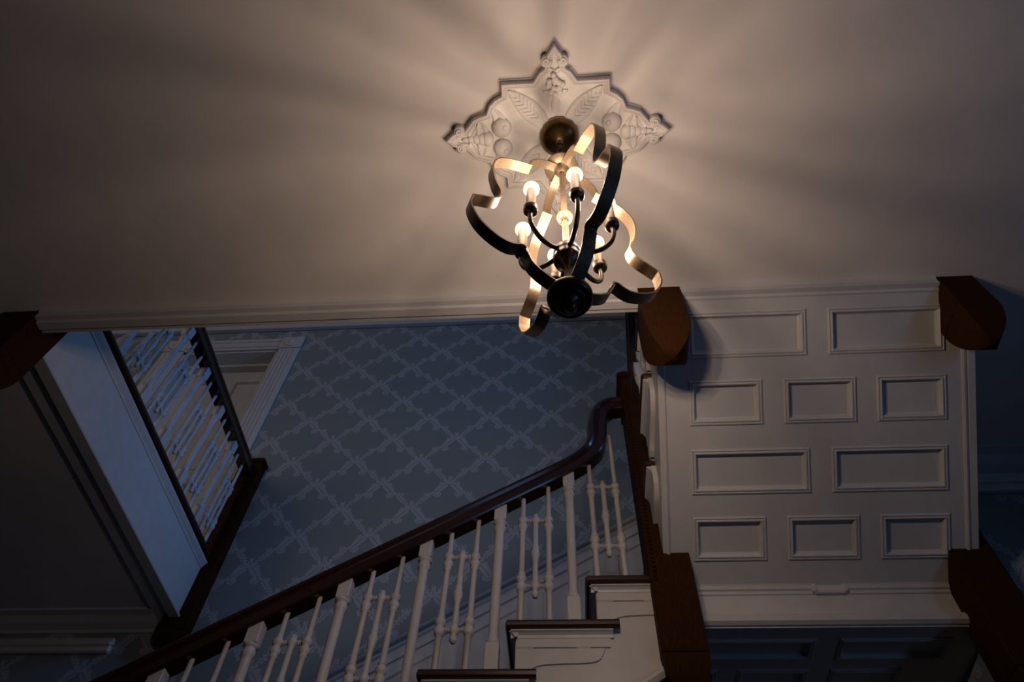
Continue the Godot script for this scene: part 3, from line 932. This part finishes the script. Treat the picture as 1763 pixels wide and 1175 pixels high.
# square newel: x0, z front, side, bottom of the square part, top; the drop below ends in four curved faces
func newel(label: String, x0: float, z0: float, w: float, depth: float, joint: float, drop: float, top: float, beads: Array) -> Node3D:
	var t := thing("newel_post", label, "newel post", Vector3(x0 + w / 2, joint, z0 - depth / 2))
	var b := mb()
	b.box(Vector3(-w / 2, 0.0, -depth / 2), Vector3(w / 2, top - joint, depth / 2), 0.003)
	obj("post", b, M.post, t)
	b = mb()
	var n := 10
	var sq := func(k: int, c: int) -> Vector3:
		var a := PI / 2 * k / n
		var s := cos(a) if k < n else 0.0
		return Vector3([1, 1, -1, -1][c] * (w / 2 - 0.001) * s, -0.003 - drop * sin(a), [1, -1, -1, 1][c] * (depth / 2 - 0.001) * s)
	for c in 4:
		b.group(c + 1)
		for k in n:
			var p: Vector3 = sq.call(k, c)
			var q: Vector3 = sq.call(k, (c + 1) % 4)
			var r: Vector3 = sq.call(k + 1, (c + 1) % 4)
			var s: Vector3 = sq.call(k + 1, c)
			b.quad(p, q, r, s, (p + q) * 0.5 + Vector3(0, -0.02 * k, 0) - Vector3(0, p.y, 0))
	b.group(-1)
	b.box(Vector3(-w / 2 + 0.006, -0.004, -depth / 2 + 0.006), Vector3(w / 2 - 0.006, 0.002, depth / 2 - 0.006))
	obj("drop", b, M.post, t)
	b = mb()
	var ty := top - joint
	var dz := 0.0 if depth > 0.1 else depth / 2
	b.box(Vector3(-w / 2 - 0.008, ty - 0.20, -depth / 2), Vector3(w / 2 + 0.008, ty - 0.17, depth / 2 + 0.008), 0.006)
	obj("collar", b, M.post, t)
	b = mb()
	b.box(Vector3(-w / 2 - 0.016, ty, -depth / 2), Vector3(w / 2 + 0.016, ty + 0.03, depth / 2 + 0.016), 0.008)
	b.box(Vector3(-w / 2 - 0.004, ty + 0.03, -depth / 2), Vector3(w / 2 + 0.004, ty + 0.055, depth / 2 + 0.004), 0.014)
	obj("cap", b, M.post, t)
	if not beads.is_empty():
		b = mb()
		var y: float = beads[0] - joint
		while y < beads[1] - joint:
			b.ball(Vector3(w / 2 * beads[2], y, depth / 2 + 0.001), Vector3(0.0085, 0.0085, 0.0075), Transform3D.IDENTITY, 8, 6)
			y += 0.021
		var o := obj("bead_moulding", b, M.post, t)
		o.set_meta("kind", "stuff")
	return t

func newels() -> void:
	newel("amber-lit square newel drop hanging from the ceiling edge beside the chandelier", 0.322, -1.41, 0.165, 0.165, 2.246, 0.155, 3.95, [])
	newel("dark square newel drop at the far right corner of the panelled soffit", 1.453, -1.41, 0.140, 0.165, 2.285, 0.16, 3.95, [])
	newel("near black newel drop under the ceiling corner at the left frame edge", -2.305, -1.41, 0.165, 0.165, 2.22, 0.165, 3.95, [])
	newel("tall dark newel post where the two flights meet at the landing", 0.322, -2.27, 0.163, 0.165, 1.455, 0.15, 3.03, [1.75, 2.86, -0.78])
	newel("dark landing newel post against the papered wall in the lower right corner", 1.46, -2.27, 0.16, 0.165, 1.40, 0.15, 3.03, [])
	newel("dark half newel ending the gallery balustrade at the papered wall", -2.305, -3.44, 0.165, 0.079, 2.36, 0.10, 3.70, [2.95, 3.60, 0.55])

func gallery() -> void:
	var t := thing("gallery_balustrade", "white turned balustrade with black-brown rail along the upper gallery", "balustrade")
	var x := -2.222
	var b := mb()
	b.sweep([Vector2(-0.10, -0.02), Vector2(0.052, -0.02), Vector2(0.062, -0.012), Vector2(0.064, 0.0), Vector2(0.060, 0.012), Vector2(0.050, 0.02), Vector2(-0.10, 0.02)], [Vector3(x - 0.02, UP2, -1.575), Vector3(x - 0.02, UP2, -3.44)], Vector3(1, 0, 0))
	obj("nosing", b, M.tread, t)
	b = mb()
	b.sweep(RAIL, [Vector3(x, 3.572, -1.575), Vector3(x, 3.572, -3.441)], Vector3(1, 0, 0), false, true)
	obj("handrail", b, M.rail, t)
	var post := post_baluster(0.71, 0.092)
	var cache := {}
	for k in range(-1, 4):
		var z := -2.215 - 0.309 * k
		put_mesh("post_baluster", post, M.paint, t, Transform3D(Basis.IDENTITY, Vector3(x, UP2 + 0.018, z)))
		spindle_trio(t, Vector3(x, UP2 + 0.018, z - 0.100), Vector3(0, 0, -1), 0.053, 0.155, 0.478, 0.712, 0.712, cache)
	spindle_trio(t, Vector3(x, UP2 + 0.018, -1.625), Vector3(0, 0, -1), 0.053, 0.155, 0.478, 0.712, 0.712, cache)

# ---------------------------------------------------------------- ceiling medallion
func leaf(b: MB, root: Vector2, tip: Vector2, w: float, hgt: float, xf: Transform3D, z0 := 0.0) -> void:
	var n := 14
	var d := tip - root
	var s := Vector2(-d.y, d.x).normalized()
	b.group(4)
	var row := func(k: int) -> Array:
		var t := float(k) / n
		var p := root + d * t
		var ww := w * pow(sin(PI * pow(t, 0.8) * 0.985 + 0.03), 0.75)
		var rip := 0.0018 * sin(t * 60.0)
		return [Vector3(p.x + s.x * ww, p.y + s.y * ww, z0 - 0.001), Vector3(p.x + s.x * ww * 0.88, p.y + s.y * ww * 0.88, z0 + hgt), Vector3(p.x + s.x * ww * 0.4, p.y + s.y * ww * 0.4, z0 + hgt * 0.75 + rip), Vector3(p.x, p.y, z0 + hgt * 0.35), Vector3(p.x - s.x * ww * 0.4, p.y - s.y * ww * 0.4, z0 + hgt * 0.75 + rip), Vector3(p.x - s.x * ww * 0.88, p.y - s.y * ww * 0.88, z0 + hgt), Vector3(p.x - s.x * ww, p.y - s.y * ww, z0 - 0.001)]
	for k in n:
		var a: Array = row.call(k)
		var c: Array = row.call(k + 1)
		for j in 6:
			b.quad(xf * a[j], xf * a[j + 1], xf * c[j + 1], xf * c[j], xf.basis.z)
	b.group(-1)

func spiral(b: MB, c: Vector2, r: float, from: float, turns: float, rad: float, xf: Transform3D) -> void:
	var p := []
	var rr := []
	for k in 22:
		var t := k / 21.0
		var a := from + turns * TAU * t
		p.append(xf * Vector3(c.x + cos(a) * r * (1.0 - 0.8 * t), c.y + sin(a) * r * (1.0 - 0.8 * t), 0.003 + 0.004 * t))
		rr.append(rad * (1.0 - 0.25 * t))
	b.tube(p, rr, 7)

func medallion() -> void:
	var t := thing("ceiling_medallion", "white plaster ceiling medallion with fruit and leaves above the chandelier", "ceiling medallion", Vector3(0.021, H, -0.775))
	# x = right, y = towards the camera, z = down
	var base := Transform3D(Basis(Vector3.RIGHT, Vector3.BACK, Vector3.DOWN), Vector3.ZERO)
	var q := [Vector2(0.0, 0.298), Vector2(0.024, 0.266), Vector2(0.030, 0.244), Vector2(0.036, 0.222), Vector2(0.052, 0.212), Vector2(0.064, 0.196), Vector2(0.074, 0.183),
		Vector2(0.181, 0.183), Vector2(0.182, 0.143), Vector2(0.206, 0.131), Vector2(0.226, 0.112), Vector2(0.238, 0.085), Vector2(0.258, 0.080), Vector2(0.284, 0.070), Vector2(0.302, 0.050), Vector2(0.318, 0.032), Vector2(0.340, 0.030), Vector2(0.360, 0.022)]
	var quarter := q.duplicate()     # from the near tip to just before the right tip
	var out := []
	for p: Vector2 in quarter:
		out.append(p)
	out.append(Vector2(0.386, 0.0))
	for k in range(quarter.size() - 1, 0, -1):
		out.append(Vector2(quarter[k].x, -quarter[k].y))
	for p: Vector2 in quarter:
		out.append(-p)
	out.append(Vector2(-0.386, 0.0))
	for k in range(quarter.size() - 1, 0, -1):
		out.append(Vector2(-quarter[k].x, quarter[k].y))
	out.reverse()
	var b := mb()
	var inner := b.mould(out, [Vector2(-0.007, 0.0), Vector2(-0.006, 0.006), Vector2(0.0, 0.010), Vector2(0.001, 0.034), Vector2(0.004, 0.040), Vector2(0.009, 0.041), Vector2(0.011, 0.036), Vector2(0.013, 0.033), Vector2(0.016, 0.037), Vector2(0.019, 0.036), Vector2(0.022, 0.026)], base)
	b.prism(inner, 0.0, 0.026, base)
	obj("plate", b, M.plaster, t)
	var xf := Transform3D(base.basis, base * Vector3(0, 0, 0.026))
	for s: Vector2 in [Vector2(1, 1), Vector2(-1, 1), Vector2(1, -1), Vector2(-1, -1)]:
		b = mb()
		leaf(b, Vector2(0.03, 0.03) * s, Vector2(0.155, 0.158) * s, 0.036, 0.012, xf)
		for k in 7:
			var f := 0.25 + 0.09 * k
			var p := Vector2(0.03, 0.03).lerp(Vector2(0.155, 0.158), f)
			for e: float in [-1.0, 1.0]:
				var d := Vector2(0.7, 0.7) * 0.02 + Vector2(-0.7, 0.7) * e * 0.022 * sin(PI * f)
				b.tube([xf * Vector3(p.x * s.x, p.y * s.y, 0.006), xf * Vector3((p.x + d.x) * s.x, (p.y + d.y) * s.y, 0.012)], [0.0024, 0.0016], 5)
		obj("acanthus_leaf", b, M.plaster, t)
		for f in [[Vector2(0.25, 0.0), Vector2(0.262, 0.062), 0.022, 0.012], [Vector2(0.30, 0.01), Vector2(0.275, 0.055), 0.014, 0.010], [Vector2(0.175, 0.03), Vector2(0.215, 0.105), 0.02, 0.011]]:
			b = mb()
			leaf(b, f[0] * s, f[1] * s, f[2], f[3], xf)
			obj("fruit_leaf", b, M.plaster, t)
		for c: Vector2 in [Vector2(0.333, 0.029) * s, Vector2(0.026, 0.243) * s]:
			b = mb()
			b.lathe([Vector2(0.0195, 0.0), Vector2(0.0195, 0.033), Vector2(0.018, 0.0365), Vector2(0.0, 0.037)], Transform3D(Basis(Vector3.RIGHT, Vector3.DOWN, Vector3.FORWARD), Vector3(c.x, 0, c.y)), 20)
			var o := obj("volute", b, M.plaster, t)
			b = mb()
			spiral(b, c, 0.0135, PI * (0.9 if s.x > 0 else 0.1), 1.6 * s.x * s.y, 0.0042, Transform3D(base.basis, base * Vector3(0, 0, 0.034)))
			obj("scroll", b, M.plaster, o)
	for s: float in [-1.0, 1.0]:
		for e: float in [-1.0, 1.0]:
			b = mb()
			b.ball(Vector3(s * 0.187, e * 0.036, 0.004), Vector3(0.034, 0.034, 0.026), xf, 16, 10)
			b.ball(Vector3(s * 0.176, e * 0.040, 0.026), Vector3(0.010, 0.010, 0.006), xf, 10, 6)
			obj("fruit", b, M.plaster, t)
		b = mb()
		for k in 5:
			var f := k / 4.0
			b.ball(Vector3(s * (0.238 + 0.075 * f), 0, 0.004), Vector3(0.022 - 0.006 * f, 0.027 * (1.0 - 0.7 * f), 0.02 * (1.0 - 0.6 * f)), xf, 12, 8)
		obj("ear_of_corn", b, M.plaster, t)
		b = mb()
		b.prism([Vector2(s * 0.352, -0.012), Vector2(s * 0.372, 0.0), Vector2(s * 0.352, 0.012), Vector2(s * 0.336, 0.0)], 0.0, 0.008, xf)
		obj("tip_leaf", b, M.plaster, t)
		b = mb()
		b.prism([Vector2(-0.011, s * 0.262), Vector2(0.0, s * 0.246), Vector2(0.011, s * 0.262), Vector2(0.0, s * 0.282)], 0.0, 0.008, xf)
		obj("tip_leaf", b, M.plaster, t)
		b = mb()
		var rng := RandomNumberGenerator.new()
		rng.seed = 8
		for k in 16:
			var r: int = [0, 1, 1, 2, 2, 2, 3, 3, 3, 3, 4, 4, 4, 5, 5, 6][k]
			var pos := Vector2((rng.randf() - 0.5) * 0.055 * sin(PI * (r + 1.2) / 8.0), 0.135 + 0.0105 * r + 0.004 * rng.randf())
			b.ball(Vector3(pos.x, s * pos.y, 0.006 + 0.006 * rng.randf()), Vector3(0.0105, 0.0105, 0.0115), xf, 9, 6)
		obj("grape_cluster", b, M.plaster, t)
		b = mb()
		for f in [[Vector2(0.0, 0.13), Vector2(0.042, 0.150), 0.012], [Vector2(0.0, 0.13), Vector2(-0.042, 0.150), 0.012], [Vector2(0.0, 0.07), Vector2(0.0, 0.14), 0.016], [Vector2(0.0, 0.205), Vector2(0.024, 0.222), 0.009], [Vector2(0.0, 0.205), Vector2(-0.024, 0.222), 0.009]]:
			b = mb()
			leaf(b, Vector2(f[0].x, s * f[0].y), Vector2(f[1].x, s * f[1].y), f[2], 0.010, xf)
			obj("vine_leaf", b, M.plaster, t)

# ---------------------------------------------------------------- chandelier
func chandelier() -> void:
	var t := thing("chandelier", "aged metal lantern chandelier with four curled straps and six lit candle bulbs", "chandelier", AX)
	var b := mb()
	b.lathe([Vector2(0.0, 2.362), Vector2(0.014, 2.364), Vector2(0.02, 2.367), Vector2(0.042, 2.375), Vector2(0.058, 2.388), Vector2(0.067, 2.408), Vector2(0.068, 2.430), Vector2(0.0, 2.433)], Transform3D.IDENTITY, 28)
	obj("canopy", b, M.bronze, t)
	b = mb()
	b.lathe([Vector2(0.0, 2.346), Vector2(0.008, 2.348), Vector2(0.012, 2.355), Vector2(0.010, 2.364), Vector2(0, 2.366)], Transform3D.IDENTITY, 12)
	obj("canopy_knob", b, M.iron, t)
	for k in 7:
		b = mb()
		var p := []
		for i in 17:
			var a := TAU * i / 16.0
			var v := Vector2(cos(a) * 0.0085, sin(a) * 0.021)
			p.append(Vector3(v.x, 2.334 - 0.0325 * k + v.y, 0) if k % 2 == 0 else Vector3(0, 2.334 - 0.0325 * k + v.y, v.x))
		b.tube(p, [0.0028], 6)
		obj("chain_link", b, M.dark_iron, t)
	b = mb()
	b.lathe([Vector2(0.0, 2.072), Vector2(0.012, 2.074), Vector2(0.019, 2.082), Vector2(0.021, 2.094), Vector2(0.018, 2.104), Vector2(0.024, 2.107), Vector2(0.050, 2.108), Vector2(0.052, 2.112), Vector2(0.050, 2.117), Vector2(0.012, 2.122), Vector2(0.006, 2.135), Vector2(0.0, 2.136)], Transform3D.IDENTITY, 24)
	obj("hub", b, M.iron, t)
	b = mb()
	b.lathe([Vector2(0.0085, 1.55), Vector2(0.0085, 2.075)], Transform3D.IDENTITY, 6)
	obj("stem", b, M.iron, t)
	b = mb()
	b.lathe([Vector2(0.009, 1.722), Vector2(0.014, 1.726), Vector2(0.020, 1.738), Vector2(0.022, 1.75), Vector2(0.019, 1.756), Vector2(0.012, 1.757), Vector2(0.0085, 1.775)], Transform3D.IDENTITY, 16)
	obj("stem_collar", b, M.iron, t)
	b = mb()
	b.lathe([Vector2(0.0, 1.446), Vector2(0.007, 1.448), Vector2(0.010, 1.456), Vector2(0.007, 1.464), Vector2(0.014, 1.470), Vector2(0.018, 1.480), Vector2(0.022, 1.486), Vector2(0.029, 1.490), Vector2(0.033, 1.498), Vector2(0.034, 1.512), Vector2(0.031, 1.516), Vector2(0.034, 1.522), Vector2(0.033, 1.545), Vector2(0.026, 1.556), Vector2(0.010, 1.562), Vector2(0.0, 1.563)], Transform3D.IDENTITY, 24)
	obj("arm_hub", b, M.dark_iron, t)
	b = mb()
	b.lathe([Vector2(0.018, 1.309), Vector2(0.026, 1.307), Vector2(0.034, 1.310), Vector2(0.038, 1.316), Vector2(0.041, 1.314), Vector2(0.046, 1.316), Vector2(0.050, 1.324), Vector2(0.050, 1.336), Vector2(0.045, 1.345), Vector2(0.034, 1.351), Vector2(0.018, 1.356), Vector2(0.010, 1.37), Vector2(0.008, 1.45)], Transform3D.IDENTITY, 28)
	obj("bottom_boss", b, M.dark_iron, t)
	b = mb()
	b.lathe([Vector2(0.0, 1.276), Vector2(0.008, 1.278), Vector2(0.014, 1.286), Vector2(0.015, 1.294), Vector2(0.010, 1.301), Vector2(0.012, 1.304), Vector2(0.022, 1.308), Vector2(0.022, 1.312), Vector2(0.0, 1.313)], Transform3D.IDENTITY, 18)
	obj("finial", b, M.dark_iron, t)
	# straps
	var rib := func(w: float, th: float) -> Array: return rect(-w, -th, w, th)
	for k in 4:
		var a := deg_to_rad(63.0 + 90.0 * k)
		var d := Vector3(cos(a), 0, sin(a))
		var side := Vector3(-sin(a), 0, cos(a))
		var at := func(pts: Array, per: int) -> Array:
			var o := []
			for p in curve(pts, per):
				o.append(d * p.x + Vector3.UP * p.y)
			return o
		b = mb()
		b.sweep(rib.call(0.0125, 0.002), at.call([Vector2(0.020, 2.098), Vector2(0.055, 2.090), Vector2(0.085, 2.068), Vector2(0.104, 2.035), Vector2(0.112, 1.994)], 6), side)
		obj("strap_arm", b, M.iron, t)
		b = mb()
		b.sweep(rib.call(0.0155, 0.0024), at.call([Vector2(0.103, 1.992), Vector2(0.135, 1.980), Vector2(0.168, 1.966), Vector2(0.198, 1.940), Vector2(0.214, 1.900), Vector2(0.216, 1.840), Vector2(0.203, 1.765), Vector2(0.186, 1.712), Vector2(0.188, 1.672), Vector2(0.206, 1.648), Vector2(0.232, 1.634), Vector2(0.254, 1.620)], 6), side)
		b.sweep(rib.call(0.0155, 0.0024), at.call([Vector2(0.254, 1.621), Vector2(0.257, 1.585), Vector2(0.249, 1.545), Vector2(0.226, 1.496), Vector2(0.190, 1.460), Vector2(0.158, 1.445), Vector2(0.138, 1.449), Vector2(0.124, 1.459), Vector2(0.112, 1.456), Vector2(0.106, 1.438)], 6), side)
		obj("strap", b, M.iron, t)
		b = mb()
		b.sweep(rib.call(0.0155, 0.0024), at.call([Vector2(0.112, 1.446), Vector2(0.104, 1.424), Vector2(0.094, 1.396), Vector2(0.074, 1.373), Vector2(0.050, 1.358), Vector2(0.030, 1.350)], 6), side)
		obj("strap_foot", b, M.iron, t)
	# six candle arms, each with its cup, sleeve and bulb
	var warm := Color(1.0, 0.885, 0.79)
	for k in 6:
		var a := deg_to_rad(16.0 + 60.0 * k)
		var d := Vector3(cos(a), 0, sin(a))
		var r := 0.117
		b = mb()
		var p := []
		for v in curve([Vector2(0.028, 1.530), Vector2(0.055, 1.510), Vector2(0.085, 1.508), Vector2(0.108, 1.532), Vector2(r + 0.001, 1.570), Vector2(r, 1.606)], 5):
			p.append(d * v.x + Vector3.UP * v.y)
		b.tube(p, [0.0062], 8)
		obj("candle_arm", b, M.dark_iron, t)
		var xf := Transform3D(Basis.IDENTITY, d * r)
		b = mb()
		b.lathe([Vector2(0.0, 1.600), Vector2(0.008, 1.601), Vector2(0.015, 1.605), Vector2(0.0185, 1.612), Vector2(0.0165, 1.618), Vector2(0.019, 1.624), Vector2(0.0185, 1.632), Vector2(0.012, 1.634), Vector2(0, 1.6345)], xf, 14)
		obj("candle_cup", b, M.dark_iron, t)
		b = mb()
		b.lathe([Vector2(0.0125, 1.632), Vector2(0.0125, 1.736), Vector2(0.010, 1.738), Vector2(0.0, 1.738)], xf, 14)
		obj("candle_sleeve", b, M.sleeve, t)
		b = mb()
		b.lathe([Vector2(0.0, 1.7345), Vector2(0.011, 1.735), Vector2(0.0175, 1.740), Vector2(0.0212, 1.750), Vector2(0.0205, 1.759), Vector2(0.015, 1.768), Vector2(0.008, 1.772), Vector2(0.0, 1.773)], xf, 16)
		obj("bulb", b, M.bulb, t)
		var l := OmniLight3D.new()
		l.name = "bulb_light"
		l.light_color = warm
		l.light_energy = 0.085
		l.light_size = 0.015
		l.omni_range = 12.0
		l.omni_attenuation = 2.0
		l.shadow_enabled = true
		l.position = d * r + Vector3.UP * 1.753
		t.add_child(l, true)

func _ready() -> void:
	camera_and_light()
	materials()
	setting()
	lower_staircase()
	upper_staircase()
	stair_landing()
	newels()
	gallery()
	medallion()
	chandelier()
